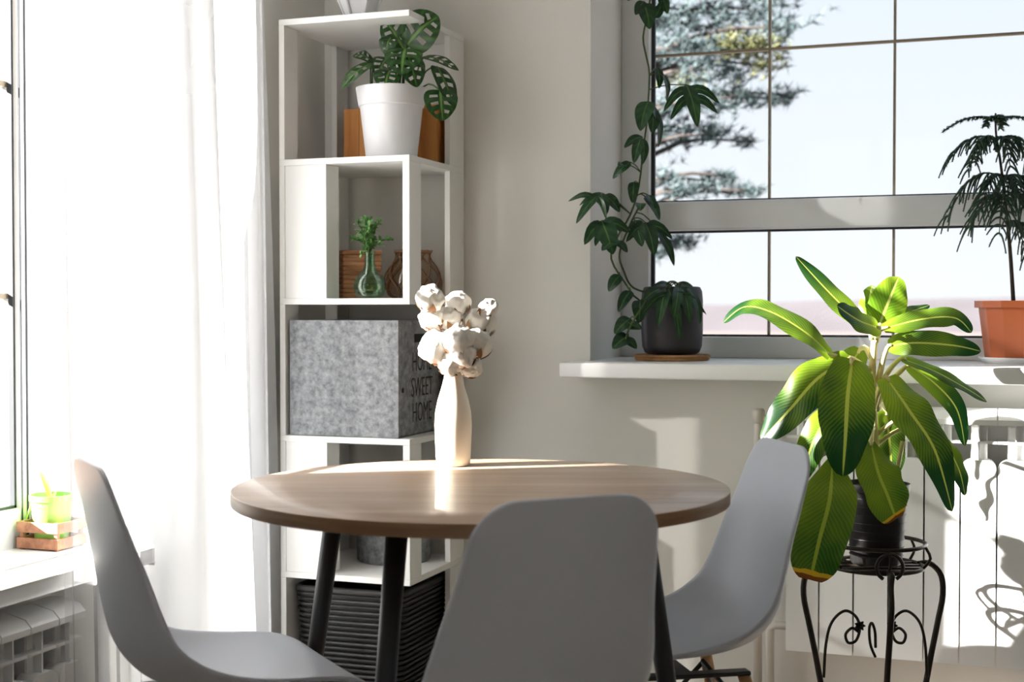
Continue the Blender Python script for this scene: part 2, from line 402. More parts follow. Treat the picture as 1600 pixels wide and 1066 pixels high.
# ------------------------------------------------------------------ outdoors
fd = MB(); fd.box(-400, 400, 5.0, 700, -4.2, -4.0)
struct(tag(fd.build('field_ground', M['field'], smooth=False), 'dry pale field stretching to the horizon', None))
rows = []
for j in range(6):
    row = []
    for i in range(121):
        x = -300 + i * 5
        hgt = max(0, math.sin(j / 5 * math.pi)) * (8.3 + 2.6 * noise.noise((x * .02, j * .4, 0)) + 1.2 * noise.noise((x * .11, j, 3))+ .010 * x)
        row.append((x, 330 + j * 14, -4.2 + hgt))
    rows.append(row)
struct(tag(MB().grid(rows).build('far_hills', M['hill']), 'low hazy hills along the horizon', None))

def pine_tree():
    d0 = 9.0
    base = P(930, 485, d0); base.z = -4
    t = thing('pine_tree', 'blue-green pine tree outside the wide window', 'tree', base)
    tr = [Vector((0, 0, 0)), Vector((.05, .1, 3.5)), Vector((0, 0, 6.5)), Vector((.1, 0, 9))]
    MB().tube(vspline(tr, 12), [.2 - .012 * i for i in range(12)], 10).build('trunk', M['bark'], t)
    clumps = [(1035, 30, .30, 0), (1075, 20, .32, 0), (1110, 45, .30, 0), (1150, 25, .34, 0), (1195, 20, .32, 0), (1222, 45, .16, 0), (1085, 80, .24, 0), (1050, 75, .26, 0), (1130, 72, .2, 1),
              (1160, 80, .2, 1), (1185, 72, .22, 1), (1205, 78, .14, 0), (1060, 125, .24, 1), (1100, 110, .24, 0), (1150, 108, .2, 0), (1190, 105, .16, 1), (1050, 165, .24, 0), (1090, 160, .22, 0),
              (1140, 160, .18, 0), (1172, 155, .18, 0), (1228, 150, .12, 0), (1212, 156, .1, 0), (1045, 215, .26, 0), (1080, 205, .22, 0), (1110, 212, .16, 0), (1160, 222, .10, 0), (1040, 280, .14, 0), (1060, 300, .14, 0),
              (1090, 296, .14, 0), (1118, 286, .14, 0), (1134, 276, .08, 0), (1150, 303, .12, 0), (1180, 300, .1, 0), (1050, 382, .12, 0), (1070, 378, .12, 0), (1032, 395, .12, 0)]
    rnd = random.Random(3)
    levels = {}
    for c in clumps: levels.setdefault(round(c[1] / 75), []).append(c)
    for lv, cs in sorted(levels.items()):
        bb = MB(); nb = MB(); ny = MB()
        for (u, v, r, k) in cs:
            c = P(u, v, d0 + rnd.uniform(-.5, .5)) - base
            start = Vector((.05, 0, c.z - .35 + .1 * rnd.random()))
            mid = start.lerp(c, .55) + Vector((0, 0, .12))
            bb.tube(vspline([start, mid, c], 7), [.028, .024, .02, .016, .012, .009, .005], 5)
            for q in range(int(44 * r / .2)):
                dv = Vector((rnd.gauss(0, 1), rnd.gauss(0, 1), rnd.gauss(0, .5))) * r * .42
                p = c + dv
                for s in range(9):
                    a = Vector((rnd.gauss(0, 1), rnd.gauss(0, 1), rnd.gauss(.35, .8))).normalized() * rnd.uniform(.04, .085)
                    sd_ = a.cross(Vector((rnd.random(), rnd.random(), rnd.random()))).normalized() * .005
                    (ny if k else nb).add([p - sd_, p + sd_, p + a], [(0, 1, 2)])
        br = bb.build('branch', M['bark'], t)
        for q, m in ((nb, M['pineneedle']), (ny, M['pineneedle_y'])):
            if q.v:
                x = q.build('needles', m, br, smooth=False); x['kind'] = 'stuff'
pine_tree()

# ------------------------------------------------------------------ radiators
def radiator(name, label, loc, rz, n, z0, z1, depth=.085):
    t = thing(name, label, 'radiator', loc, rz)
    h = z1 - z0; pw = .0807
    cm = MB().box(.022, pw - .022, -depth + .026, 0, z0 + .015, z1 - .035, .006)
    pm = MB(); rr = .022; pz1 = z1 - .115
    out = [(.002, z0), (pw - .002, z0)]
    for k in range(7):
        a = k / 6 * math.pi / 2; out.append((pw - .002 - rr + rr * math.cos(a), pz1 - rr + rr * math.sin(a)))
    for k in range(7):
        a = math.pi / 2 + k / 6 * math.pi / 2; out.append((.002 + rr + rr * math.cos(a), pz1 - rr + rr * math.sin(a)))
    m_ = len(out)
    pm.add([(x, -depth, z) for x, z in out] + [(x, -depth + .040, z) for x, z in out],
           [tuple(range(m_)), tuple(range(2 * m_ - 1, m_ - 1, -1))] + [(i, i + m_, (i + 1) % m_ + m_, (i + 1) % m_) for i in range(m_)])
    prof = [(0, 0), (-.03, .002), (-depth + .012, -.008), (-depth - .002, -.022), (-depth - .002, -.034), (-depth + .02, -.030), (0, -.028)]
    km = MB(); q = len(prof)
    km.add([(.0015, y, z1 + z) for y, z in prof] + [(pw - .0015, y, z1 + z) for y, z in prof],
           [tuple(range(q)), tuple(range(2 * q - 1, q - 1, -1))] + [(i, i + q, (i + 1) % q + q, (i + 1) % q) for i in range(q)])
    lm = MB().box(.001, pw - .001, -depth + .006, -depth + .028, z1 - .078, z1 - .072)
    fm = MB().box(pw / 2 - .0015, pw / 2 + .0015, -depth + .006, -depth + .028, pz1, z1 - .03)
    first = None
    for i in range(n):
        if first is None:
            s = cm.build('section', M['radi'], t, smooth=False)
            ch = [pm.build('front_panel', M['radi'], s, smooth=False), km.build('top_cap', M['radi'], s, smooth=True, angle=35), lm.build('louver', M['radi'], s, smooth=False), fm.build('fin', M['radi'], s, smooth=False)]
            first = (s, ch)
        else:
            s = first[0].copy(); COL.objects.link(s); s.parent = t
            for c in first[1]:
                d = c.copy(); COL.objects.link(d); d.parent = s
        s.location = (i * pw, 0, 0)
    return t
r1 = radiator('radiator', 'white sectional radiator behind the plant stand under the wide window', (-.498, 3.445, 0), 0, 14, .243, .838)
pp = MB(); pp.tube([(-.075, -.03, 0), (-.075, -.03, .79), (-.06, -.03, .80), (.004, -.03, .80)], .011, 10)
pp.build('supply_pipe', M['steel'], r1)
pp = MB(); pp.tube([(-.045, -.03, 0), (-.045, -.03, .28), (-.03, -.03, .29), (.004, -.03, .29)], .011, 10)
pp.build('return_pipe', M['steel'], r1)
MB().lathe([(.012, 0), (.016, .004), (.016, .03), (.012, .036)], 14, (-.075, -.03, .79), True, True).build('valve', M['steel'], r1)
r2 = radiator('radiator', 'low white sectional radiator under the sill beside the curtain', (-1.775, 1.355, 0), R(90), 11, .06, .505)
for o in (r1, r2):
    pass
for s in (0, 1):
    MB().box(.2 + s * .5, .23 + s * .5, 0, .024, .2, .4).build('wall_bracket', M['steel'], r2, smooth=False)
    MB().box(.2 + s * .5, .23 + s * .5, 0, .024, .4, .7).build('wall_bracket', M['steel'], r1, smooth=False)

# ------------------------------------------------------------------ sheer curtain
cr = thing('sheer_curtain', 'white sheer voile curtain hanging beside the shelving unit', 'curtain', (-1.68, 2.1, 0))
def drape(y0, y1, x0, amp0, freq, ph, NY, gather, NZ=40):
    rows = []
    for k in range(NZ + 1):
        z = .03 + k / NZ * 2.57; row = []; top = z / 2.6
        for i in range(NY + 1):
            s = i / NY
            y = y0 - .03 * top + s * (y1 - y0 - gather * top)
            amp = amp0 * (1 + .5 * math.sin(s * 9 + ph))
            x = x0 + amp * math.sin(s * freq + .5 * math.sin(z * 1.3 + s * 7) + 2 * math.sin(s * 5 + ph)) + .3 * amp0 * math.sin(z * 2.2 + s * 11)
            row.append((x + 1.68, y - 2.1, z))
        rows.append(row)
    return MB().grid(rows)
drape(2.12, 2.905, -1.645, .010, 62, 0, 190, .05).build('voile', M['sheer'], cr)
drape(2.335, 3.13, -1.745, .013, 44, 1.3, 130, .11).build('lining', M['lining'], cr)
MB().tube([(-.005, -1.9, 2.612), (-.005, 1.2, 2.612)], .012, 12).build('rail', M['pvc'], cr)

# ------------------------------------------------------------------ shelving unit
SX0, SX1, SY0, SY1 = -1.737, -1.376, 3.098, 3.459
LV = [1.806, 1.452, 1.10, .752, .404, .056]; TH = .0155
sh = thing('shelving_unit', 'white open zigzag shelving unit in the corner of the room', 'shelf', (SX0, SY0, 0))
def sbox(name, x0, x1, y0, y1, z0, z1):
    return MB().box(x0 - SX0, x1 - SX0, y0 - SY0, y1 - SY0, z0, z1, .0012).build(name, M['shelf'], sh, smooth=False)
for z in LV: sbox('shelf_board', SX0, SX1, SY0, SY1, z - TH, z)
tops = LV
for i in range(5):
    za, zb = LV[i + 1], LV[i] - TH
    sbox('upright', SX0, SX0 + TH, SY0, SY0 + .07, za, zb)
    sbox('upright', SX0, SX0 + TH, SY1 - .07, SY1, za, zb)
    sbox('upright', SX1 - TH, SX1, SY1 - .10, SY1, za, zb)
    if i in (1, 3):
        sbox('front_panel', SX0 + TH, -1.6195, SY0 + .002, SY0 + .016, za, zb)
        sbox('upright', -1.6195, -1.604, SY0, SY0 + .07, za, zb)
        sbox('upright', SX1 - .019, SX1, SY0, SY0 + .071, za, zb)
for (x, y) in ((SX0, SY0), (SX0, SY1 - .06), (SX1 - .06, SY0), (SX1 - .06, SY1 - .06)):
    sbox('foot', x, x + .06, y, y + .06, 0, LV[5] - TH)

# ------------------------------------------------------------------ dining table
TCX, TD, TZ = -.056, 2.51, .75
tb = thing('dining_table', 'round oak-topped dining table with splayed black legs', 'table', G(TCX, TD), YAW)
MB().lathe([(.4485, 0), (.45, .0015), (.45, .0225)], 96, (0, 0, TZ - .024), True, False).build('edge_band', M['edge'], tb, angle=50)
o = MB().lathe([(.45, 0), (.4485, .0015), (.30, .0015), (.0, .0015)], 96, (0, 0, TZ - .0015), False, False).build('tabletop', M['table'], tb, angle=60)
for (x, y) in ((-.13, -.28), (.28, -.13), (-.28, .13), (.13, .28)):
    k = 1.36
    MB().tube([(x, y, TZ - .026), (x * (1 + .36 * .5), y * (1 + .36 * .5), TZ * .5), (x * k, y * k, 0)], [.0185, .0165, .0125], 20).build('leg', M['blackmetal'], tb)
b = MB()
b.box(-.26, .26, -.016, .016, TZ - .05, TZ - .0245, M=Matrix.Rotation(math.atan2(.13, -.28) , 4, 'Z')); b.box(-.26, .26, -.016, .016, TZ - .0505, TZ - .0243, M=Matrix.Rotation(math.atan2(.28, .13), 4, 'Z'))
b.build('under_frame', M['blackmetal'], tb, smooth=False)

# ------------------------------------------------------------------ chairs
def make_shell():
    # y forward, z up: (y, z, half width, curl)
    base = [(-.262, .825, .176, .0), (-.256, .790, .182, .007), (-.240, .715, .196, .026), (-.222, .640, .209, .046), (-.203, .570, .221, .058), (-.180, .508, .229, .072), (-.140, .462, .232, .080),
            (-.085, .441, .232, .070), (-.02, .436, .230, .052), (.05, .438, .226, .036), (.12, .443, .220, .022), (.175, .442, .212, .010), (.212, .430, .205, .002), (.230, .408, .200, .0)]
    prof = []
    for (y, z, hw, cu) in base:
        k = min(1, max(0, (z - .46) / .365)) if y < 0 else 0
        if y < -.1: z = .46 + (z - .46) * .981
        y += .036 * k
        if y > 0: y *= .952
        wm = hw / .232 * .205
        prof.append((y, z, wm * (1 - k) + k * (.1435 + (wm - .1435) * (1 - k)), cu * .82))
    n = 46; pf = spline(prof, n); rows = []
    L = [0]
    for i in range(1, n): L.append(L[-1] + math.hypot(pf[i][0] - pf[i - 1][0], pf[i][1] - pf[i - 1][1]))
    tot = L[-1]
    def at(s):
        for i in range(1, n):
            if L[i] >= s - 1e-9:
                f = (s - L[i - 1]) / (L[i] - L[i - 1]); return [a + (b_ - a) * f for a, b_ in zip(pf[i - 1], pf[i])]
        return list(pf[-1])
    rt, rf = .062, .085
    ss = [rt * (1 - math.cos(k / 8 * math.pi / 2)) for k in range(8)] + [rt + (tot - rt - rf) * k / 34 for k in range(35)] + [tot - rf * (1 - math.sin((k) / 8 * math.pi / 2)) for k in range(1, 9)]
    for s in ss:
        y, z, hw, cu = at(s); a = at(max(0, s - .01)); c = at(min(tot, s + .01))
        ty, tz = c[0] - a[0], c[1] - a[1]; l = math.hypot(ty, tz) or 1; ny, nz = -tz / l, ty / l    # inner side of the shell
        if s < rt: hw = hw - rt + math.sqrt(max(0, rt * rt - (rt - s) ** 2))
        e = tot - s
        if e < rf: hw = hw - rf + math.sqrt(max(0, rf * rf - (rf - e) ** 2))
        row = []
        for j in range(21):
            t = -1 + j / 10; t = math.copysign(abs(t) ** .9, t)
            k = cu * abs(t) ** 2.2
            row.append((t * hw * (1 - .10 * (abs(t) ** 3) * (cu / .08)), y + ny * k, z + nz * k))
        rows.append(row)
    return MB().grid(rows)
shell = make_shell(); first_chair = []
def chair(label, x, d, face):
    """face: direction (right, away) the sitter looks"""
    f = Vector((face[0] * CYW - face[1] * SYW, face[0] * SYW + face[1] * CYW))
    t = thing('dining_chair', label, 'chair', G(x, d), math.atan2(-f.x, f.y), 'moulded shell chairs around the table')
    if not first_chair:
        s = shell.build('shell', M['chair'], t)
        md = s.modifiers.new('thick', 'SOLIDIFY'); md.thickness = .009; md.offset = -1
        md = s.modifiers.new('sub', 'SUBSURF'); md.levels = 1; md.render_levels = 1
        first_chair.append(s)
        for sx in (-1, 1):
            for (y0, y1) in ((.10, .205), (-.11, -.215)):
                first_chair.append(MB().tube([(sx * .105, y0, .40), (sx * .165, (y0 + y1) / 2 * 1.02, .2), (sx * .215, y1, 0)], [.0115, .0145, .0105], 14).build('leg', M['beech'], t))
        for sx in (-1, 1):
            first_chair.append(MB().tube([(sx * .112, .115, .385), (sx * .15, 0, .235), (sx * .118, -.12, .375)], .005, 8).build('brace', M['blackmetal'], t))
        for y in (.105, -.115):
            first_chair.append(MB().tube([(-.15, y * 1.4, .27), (0, y * .6, .40), (.15, y * 1.4, .27)], .005, 8).build('brace', M['blackmetal'], t))
        b = MB()
        for sx in (-1, 1):
            b.box(sx * .105 - .014, sx * .105 + .014, -.12, .125, .400, .408, .002)
        b.box(-.11, .11, -.012, .012, .400, .4075)
        first_chair.append(b.build('seat_mount', M['blackmetal'], t, smooth=False))
    else:
        for c in first_chair:
            o = c.copy(); COL.objects.link(o); o.parent = t
    return t
chair('pale grey shell chair seen edge-on beside the sheer curtain', -.5015, 2.39, (.878, .478))
chair('grey shell chair turned away, its back in front of the table edge', -.022, 2.06, (-.44, .898))
chair('pale grey shell chair between the table and the metal plant stand', .297, 2.60, (-.979, -.204))

# ------------------------------------------------------------------ cotton stems in a vase
vb = P(708, 728, 2.83); vb.z = TZ
vs = MB().lathe([(.0, .0), (.030, .0), (.0345, .003), (.036, .02), (.0375, .06), (.0385, .085), (.037, .11), (.032, .135), (.025, .158), (.0195, .178), (.0178, .190), (.019, .196), (.0172, .1965), (.0158, .19), (.017, .178), (.02, .16), (.0, .15)], 40, (0, 0, 0), False, False)
vase = vs.build('vase', M['ceramic'], loc=vb); tag(vase, 'cream ceramic bottle vase holding cotton stems on the table', 'vase')
def boll_mesh(seed):
    rnd = random.Random(seed); bm = bmesh.new(); bmesh.ops.create_icosphere(bm, subdivisions=4, radius=1)
    for v in bm.verts:
        n = v.co.normalized(); a = math.atan2(n.y, n.x)
        k = 1 + .10 * math.cos(4 * a + seed) * (1 - abs(n.z) ** 2) + .17 * noise.noise(n * 2.3 + Vector((seed, 0, 0))) + .09 * noise.noise(n * 6 + Vector((0, seed, 0))) + .05 * noise.noise(n * 14)
        v.co = n * k
    me = bpy.data.meshes.new('boll'); bm.to_mesh(me); bm.free(); me.materials.append(M['cotton'])
    me.polygons.foreach_set('use_smooth', [True] * len(me.polygons)); return me
BM = [boll_mesh(i * 3 + 1) for i in range(4)]
def husk_mesh():
    b = MB()
    for k in range(5):
        a = k / 5 * 2 * math.pi; ca, sa = math.cos(a), math.sin(a); rows = []
        for i in range(7):
            t = i / 6; r = .12 + 1.02 * math.sin(t * 1.45); z = -1.08 + .95 * t ** 1.5 + .08; w = .30 * math.sin(math.pi * min(1, t * .92 + .08)) + .01
            rows.append([(ca * r - sa * w * q, sa * r + ca * w * q, z - .06 * abs(q)) for q in (-1, 0, 1)])
        b.grid(rows)
    return b
hm = husk_mesh()
stems = [('cotton stem leaning towards the shelves, bolls highest of the bunch', [(672, 466, 21, -.02), (676, 497, 21, .01)]),
         ('cotton stem at the top middle showing brown husks', [(716, 474, 19, .03), (702, 500, 20, .02)]),
         ('cotton stem leaning towards the window with tall upright bolls', [(762, 484, 15, 0), (752, 504, 23, .01)]),
         ('low cotton stem at the front of the bunch with drooping bolls', [(682, 543, 26, -.03), (716, 532, 24, -.05), (704, 567, 20, -.04)]),
         ('low cotton stem on the window side of the vase mouth', [(744, 537, 24, -.02), (735, 572, 18, -.02), (722, 556, 20, -.05)])]
rnd = random.Random(5); hb = None
for lab, bl in stems:
    t = thing('cotton_stem', lab, 'cotton stem', vb, 0, 'cotton stems in the vase')
    for (u, v, r, dd) in bl:
        c = P(u, v, 2.83 + dd) - vb
        foot = Vector((rnd.uniform(-.008, .008), rnd.uniform(-.008, .008), .155))
        out = Vector((c.x, c.y, max(.2, c.z - .06)))
        MB().tube(vspline([foot, Vector((foot.x * .6, foot.y * .6, .2)), foot.lerp(c, .62) + Vector((0, 0, .012)), c], 9), .0022, 6).build('twig', M['twig'], t)
        bo = link('boll', BM[rnd.randrange(4)], None, t, c); rad = pxm(r, 2.83)
        ax = (c - Vector((0, 0, .17))).normalized() + Vector((rnd.uniform(-.4, .4), rnd.uniform(-.7, .1), rnd.uniform(-.2, .5)))
        q = ax.to_track_quat('Z', 'Y'); bo.rotation_mode = 'QUATERNION'; bo.rotation_quaternion = q; bo.scale = (rad, rad, rad * (1.25 if u == 762 else 1.0))
        if hb is None: hb = hm.build('husk', M['husk'], bo)
        else:
            h2 = hb.copy(); COL.objects.link(h2); h2.parent = bo

# ------------------------------------------------------------------ leaves
def blade(b, path, hw, hint, prof=None, fold=.18, n=18, m=9, wave=0.0, holes=None, curl=0.0, seed=0):
    """leaf blade along path; hint: where the upper face looks"""
    pts = vspline(path, n); rows = []; uvs = []
    hint = Vector(hint).normalized()
    for i, p in enumerate(pts):
        v = i / (n - 1); t = (pts[min(i + 1, n - 1)] - pts[max(i - 1, 0)]).normalized()
        sd_ = t.cross(hint); sd_ = sd_.normalized() if sd_.length > 1e-4 else t.orthogonal().normalized()
        nn = sd_.cross(t).normalized()
        wd = hw * (prof(v) if prof else math.sin(math.pi * min(1, .04 + .96 * v ** .85)) ** .75)
        row = []; uv = []
        for j in range(m):
            q = -1 + 2 * j / (m - 1)
            off = fold * abs(q) * wd - curl * q * q * wd + wave * wd * math.sin(v * 17 + q * 2 + seed) * abs(q)
            row.append(p + sd_ * q * wd + nn * off); uv.append((.5 + q / 2, v))
        rows.append(row); uvs.append(uv)
    k, mm = len(rows), m
    vsl = [p for r_ in rows for p in r_]
    fs = [(i * mm + j, i * mm + j + 1, (i + 1) * mm + j + 1, (i + 1) * mm + j) for i in range(k - 1) for j in range(mm - 1) if not (holes and holes(i, j))]
    return b.add(vsl, fs, [q for r_ in uvs for q in r_])
CAMV = Vector((SYW, -CYW, 0))     # from the room towards the viewer
UPV = Vector((0, 0, 1)); RTV = Vector((CYW, SYW, 0))

# ---- large variegated plant on its stand
PD = 3.00
pc = P(1371, 800, PD); POTZ = 0.517
pb = Vector((pc.x, pc.y, POTZ))
pl = thing('foliage_plant', 'large striped-leaf plant in a black pot on the metal stand', 'potted plant', pb)
b = MB(); b.lathe([(.0, .0), (.052, .0), (.055, .004), (.066, .158), (.071, .160), (.071, .176), (.066, .176), (.064, .165), (.0, .165)], 36, (0, 0, 0), False)
b.build('pot', M['nursery'], pl, angle=50)
b = MB()
for k in range(8):
    z = .02 + k * .018; r = .0552 + .0108 * (z / .158); b.lathe([(r - .002, z - .002), (r + .0015, z), (r - .002, z + .002)], 36, (0, 0, 0), False)
b.build('pot_ribs', M['nursery'], pl)
MB().lathe([(.0635, .166), (.03, .17), (.0, .171)], 24, (0, 0, 0), False).build('soil', M['soil'], pl)
def LP(u, v, dd=0.0): return P(u, v, PD + dd) - pb
crown = LP(1368, 520)
MB().tube(vspline([Vector((0, 0, .165)), LP(1366, 680), LP(1362, 600), LP(1368, 515)], 10), [.013, .012, .011, .011, .0105, .01, .009, .008, .007, .006], 10).build('stem', M['petiole'], pl)
# (path as (u, v, extra distance), half width px, facing, material, petiole start)
FC = (0, 0)
big = [
 ([(1352, 512, 0), (1300, 462, .02), (1243, 401, .05)], 17, (-.2, .6, .5), 'leafbig', (1364, 530)),
 ([(1298, 556, -.05), (1262, 522, -.05), (1205, 488, -.02), (1163, 480, .02), (1130, 504, .05)], 24, (.1, .7, .8), 'leafbig', (1360, 580)),
 ([(1373, 510, .03), (1388, 472, .04), (1404, 433, .06)], 30, (.0, .8, .2), 'leaflime', (1366, 530)),
 ([(1356, 500, .05), (1358, 470, .07), (1362, 446, .08)], 16, (-.5, .8, .2), 'leaflime', (1364, 530)),
 ([(1374, 513, -.03), (1340, 500, -.08), (1308, 478, -.12)], 21, (.2, .9, .5), 'leafbig', (1368, 530)),
 ([(1378, 508, .03), (1415, 490, .08), (1452, 477, .13)], 13, (-.1, .7, .7), 'leafbig', (1368, 530)),
 ([(1380, 514, 0), (1440, 499, .0), (1492, 497, -.01), (1518, 520, -.03)], 19, (-.1, .8, .6), 'leafbig', (1368, 535)),
 ([(1388, 541, .0), (1430, 536, -.02), (1490, 540, -.04), (1533, 549, -.04)], 21, (.1, .95, .3), 'leafbig', (1372, 600)),
 ([(1408, 560, .02), (1460, 580, .04), (1512, 608, .06), (1543, 628, .08)], 14, (.1, .7, .7), 'leafbig', (1368, 620)),
 ([(1420, 570, .05), (1462, 600, .05), (1496, 640, .05), (1509, 697, .05)], 17, (-.5, .85, .2), 'leafbig', (1366, 640)),
 ([(1385, 590, -.05), (1420, 640, -.09), (1462, 705, -.10), (1490, 800, -.07)], 37, (.35, .9, .35), 'leafbig', (1362, 650)),
 ([(1478, 690, -.03), (1500, 735, -.03), (1510, 775, -.03)], 17, (.5, .8, .2), 'leafbig', (1470, 690)),
 ([(1330, 560, -.05), (1280, 590, -.08), (1235, 640, -.09), (1190, 690, -.07)], 35, (-.35, .8, .5), 'leafbig', (1358, 600)),
 ([(1332, 562, -.10), (1325, 620, -.15), (1322, 680, -.17), (1318, 745, -.16)], 42, (-.05, .95, .35), 'leafbig', (1360, 620)),
 ([(1300, 640, -.02), (1272, 690, -.03), (1248, 760, -.02)], 24, (-.5, .85, .1), 'leafbig', (1352, 650)),
 ([(1302, 715, -.12), (1298, 780, -.17), (1282, 845, -.18), (1268, 908, -.17)], 41, (-.25, .95, .1), 'leaftip', (1356, 690)),
 ([(1362, 690, -.12), (1372, 735, -.15), (1388, 775, -.16), (1402, 812, -.15)], 36, (.3, .95, .1), 'leaftip', (1364, 670)),
 ([(1385, 640, .10), (1392, 700, .12), (1395, 750, .12)], 26, (0, 1, .2), 'leafbig', (1370, 640)),
 ([(1345, 545, .06), (1318, 590, .10), (1300, 650, .10)], 24, (0, 1, .2), 'leafbig', (1362, 560)),
]
def big_prof(v): return max(.02, (math.sin(math.pi * min(1, v * .93 + .07) ** .9) ** .62))
def tip_prof(v): return max(.02, min(1, (v * 3.2 + .15)) * (1 if v < .8 else 1 - .45 * ((v - .8) / .2) ** 2)) * (.75 + .25 * math.sin(math.pi * v))
for i, (path, hw, fc, m, ps) in enumerate(big):
    hint = RTV * fc[0] + CAMV * fc[1] + UPV * fc[2]
    pt = [LP(*q) for q in path]
    MBp = MB(); a = LP(ps[0], ps[1]); mid = a.lerp(pt[0], .5) + Vector((0, 0, .012))
    MBp.tube(vspline([a, mid, pt[0], pt[0].lerp(pt[1], .15)], 8), [.0072, .0068, .0062, .0058, .0053, .0048, .0042, .0034], 8)
    lf = blade(MB(), pt, pxm(hw, PD), hint, tip_prof if m == 'leaftip' else big_prof, fold=.22, n=30, m=13, wave=.11, curl=.20, seed=i).build('leaf', M[m], pl, uv=True)
    MBp.build('petiole', M['petiole'], lf)
for (u0, v0, u1, v1) in ((1366, 700, 1415, 668), (1362, 690, 1405, 655), (1398, 770, 1412, 690)):
    MB().tube(vspline([LP(u0, v0), LP((u0 + u1) / 2, (v0 + v1) / 2 - 4), LP(u1, v1)], 6), .005, 8).build('petiole', M['petiole'], pl)

# ---- wrought iron stand
st = thing('plant_stand', 'bronze wrought-iron plant stand with scrolled legs by the radiator', 'plant stand', (pb.x, pb.y, 0), YAW)
def ring(r, z, n=48): return [(r * math.cos(2 * math.pi * k / n), r * math.sin(2 * math.pi * k / n), z) for k in range(n + 1)]
RR = .105
MB().tube(ring(RR, .562), .0045, 8, False).build('upper_ring', M['iron'], st)
MB().tube(ring(RR - .005, .512), .005, 8, False).build('lower_ring', M['iron'], st)
b = MB()
for k in range(-2, 3):
    y = k * .035; x = math.sqrt(max(0, (RR - .006) ** 2 - y * y)); b.tube([(-x, y, .511), (x, y, .511)], .0035, 6)
b.build('plate_bars', M['iron'], st)
for k in range(6):
    a = R(30 + 60 * k); ca, sa = math.cos(a), math.sin(a)
    MB().tube(vspline([(ca * (RR - .004), sa * (RR - .004), .513), (ca * (RR + .012), sa * (RR + .012), .537), (ca * RR, sa * RR, .562)], 7), .0032, 6).build('gallery_post', M['iron'], st)
for a in (R(-90), R(8), R(172)):
    ca, sa = math.cos(a), math.sin(a)
    prof = [(RR - .01, .512), (RR + .020, .513), (RR + .045, .487), (RR + .050, .442), (RR + .038, .38), (RR + .018, .28), (RR + .005, .18), (RR + .025, .07), (RR + .06, .005)]
    if a < 0: prof = [(r_ - .03 if i > 1 else r_, z) for i, (r_, z) in enumerate(prof)]
    MB().tube(vspline([(ca * r_, sa * r_, z) for r_, z in prof], 28), .0066, 10).build('leg', M['iron'], st)
MB().tube(vspline([(0 + .028 * math.cos(q), -RR - .004, .527 + .028 * math.sin(q)) for q in [R(-60 + 300 * k / 12 ) for k in range(13)]], 30), .004, 8).build('ring_scroll', M['iron'], st)
def scroll(sg):
    pts = [(1452, 1062), (1449, 1010), (1440, 975), (1420, 957), (1402, 966), (1396, 985), (1402, 1004), (1414, 1007), (1418, 994), (1408, 984), (1398, 990)]
    res = []
    for (u, v) in pts:
        du = (u - 1371) * sg; q = P(1371 + du, v, PD - .05) - Vector((pb.x, pb.y, 0))
        res.append(Matrix.Rotation(-YAW, 3, 'Z') @ q)
    return vspline(res, 60)
for sg in (1, -1):
    s = MB().tube(scroll(sg), .0032, 8).build('scroll', M['iron'], st)
    c = scroll(sg)[28]; b = MB()
    for k in range(7):
        a = k / 7 * 6.28; dx = Vector((math.cos(a) * .012, -.004, math.sin(a) * .012)); b.tube([c, c + dx * .6, c + dx], [.002, .004, .001], 6)
    b.build('rosette', M['iron'], s)
lp = [Matrix.Rotation(-YAW, 3, 'Z') @ (P(u, v, PD - .11) - Vector((pb.x, pb.y, 0))) for u, v in ((1371, 1030), (1363, 1010), (1361, 985), (1365, 976), (1370, 990), (1371, 1015))]
MB().tube(vspline(lp, 24), .003, 8).build('leaf_loop', M['iron'], st)

# ---- swiss cheese plant on the shelves
mp = Vector((-1.478, 3.215, LV[1]))
mo = thing('swiss_cheese_plant', 'holey-leaved plant in a white pot on the top compartment', 'potted plant', mp)
b = MB().lathe([(.0, 0), (.062, 0), (.065, .003), (.080, .135), (.0835, .137), (.091, .183), (.086, .184), (.081, .165), (.0, .163)], 40, (0, 0, 0), False)
b.build('pot', M['potwhite'], mo, angle=40)
MB().lathe([(.081, .166), (.0, .168)], 24, (0, 0, 0), False).build('soil', M['soil'], mo)
def holes_fn(i, j):
    # blade grid of 25 rows x 13 columns: slots between the side veins
    return j in (2, 3, 4, 7, 8, 9) and i % 5 in (1, 2) and 4 <= i <= 18
def mleaf(base, tip, bend, hw, fc, sway):
    hint = RTV * fc[0] + CAMV * fc[1] + UPV * fc[2]; pth = vspline([base, base.lerp(tip, .5) + bend, tip], 5)
    n, m = 25, 13; pts = vspline(pth, n); b = MB(); hint = hint.normalized(); rows = []; uvs = []
    for i in range(n):
        row = []; uv = []; v = i / (n - 1)
        wd = hw * max(.01, math.sin(math.pi * min(1, v ** .62 * .98 + .02)) ** .8)
        for j in range(m):
            q = -1 + 2 * j / (m - 1); vv = min(1, max(0, v + .10 * abs(q) * math.sin(math.pi * v) - .07 * abs(q) * (1 - v) ** 3))
            x = vv * (n - 1); a = min(int(x), n - 2); p = pts[a].lerp(pts[a + 1], x - a)
            t = (pts[min(a + 2, n - 1)] - pts[max(a - 1, 0)]).normalized(); s = t.cross(hint).normalized(); nn = s.cross(t)
            row.append(p + s * q * wd + nn * (.22 * abs(q) - .18 * q * q) * wd); uv.append((.5 + q / 2, v))
        rows.append(row); uvs.append(uv)
    vsl = [p for r_ in rows for p in r_]
    fs = [(i * m + j, i * m + j + 1, (i + 1) * m + j + 1, (i + 1) * m + j) for i in range(n - 1) for j in range(m - 1) if not holes_fn(i, j)]
    return b.add(vsl, fs, [q for r_ in uvs for q in r_])
MD = 3.53
def MPx(u, v, dd=0): return P(u, v, MD + dd) - mp
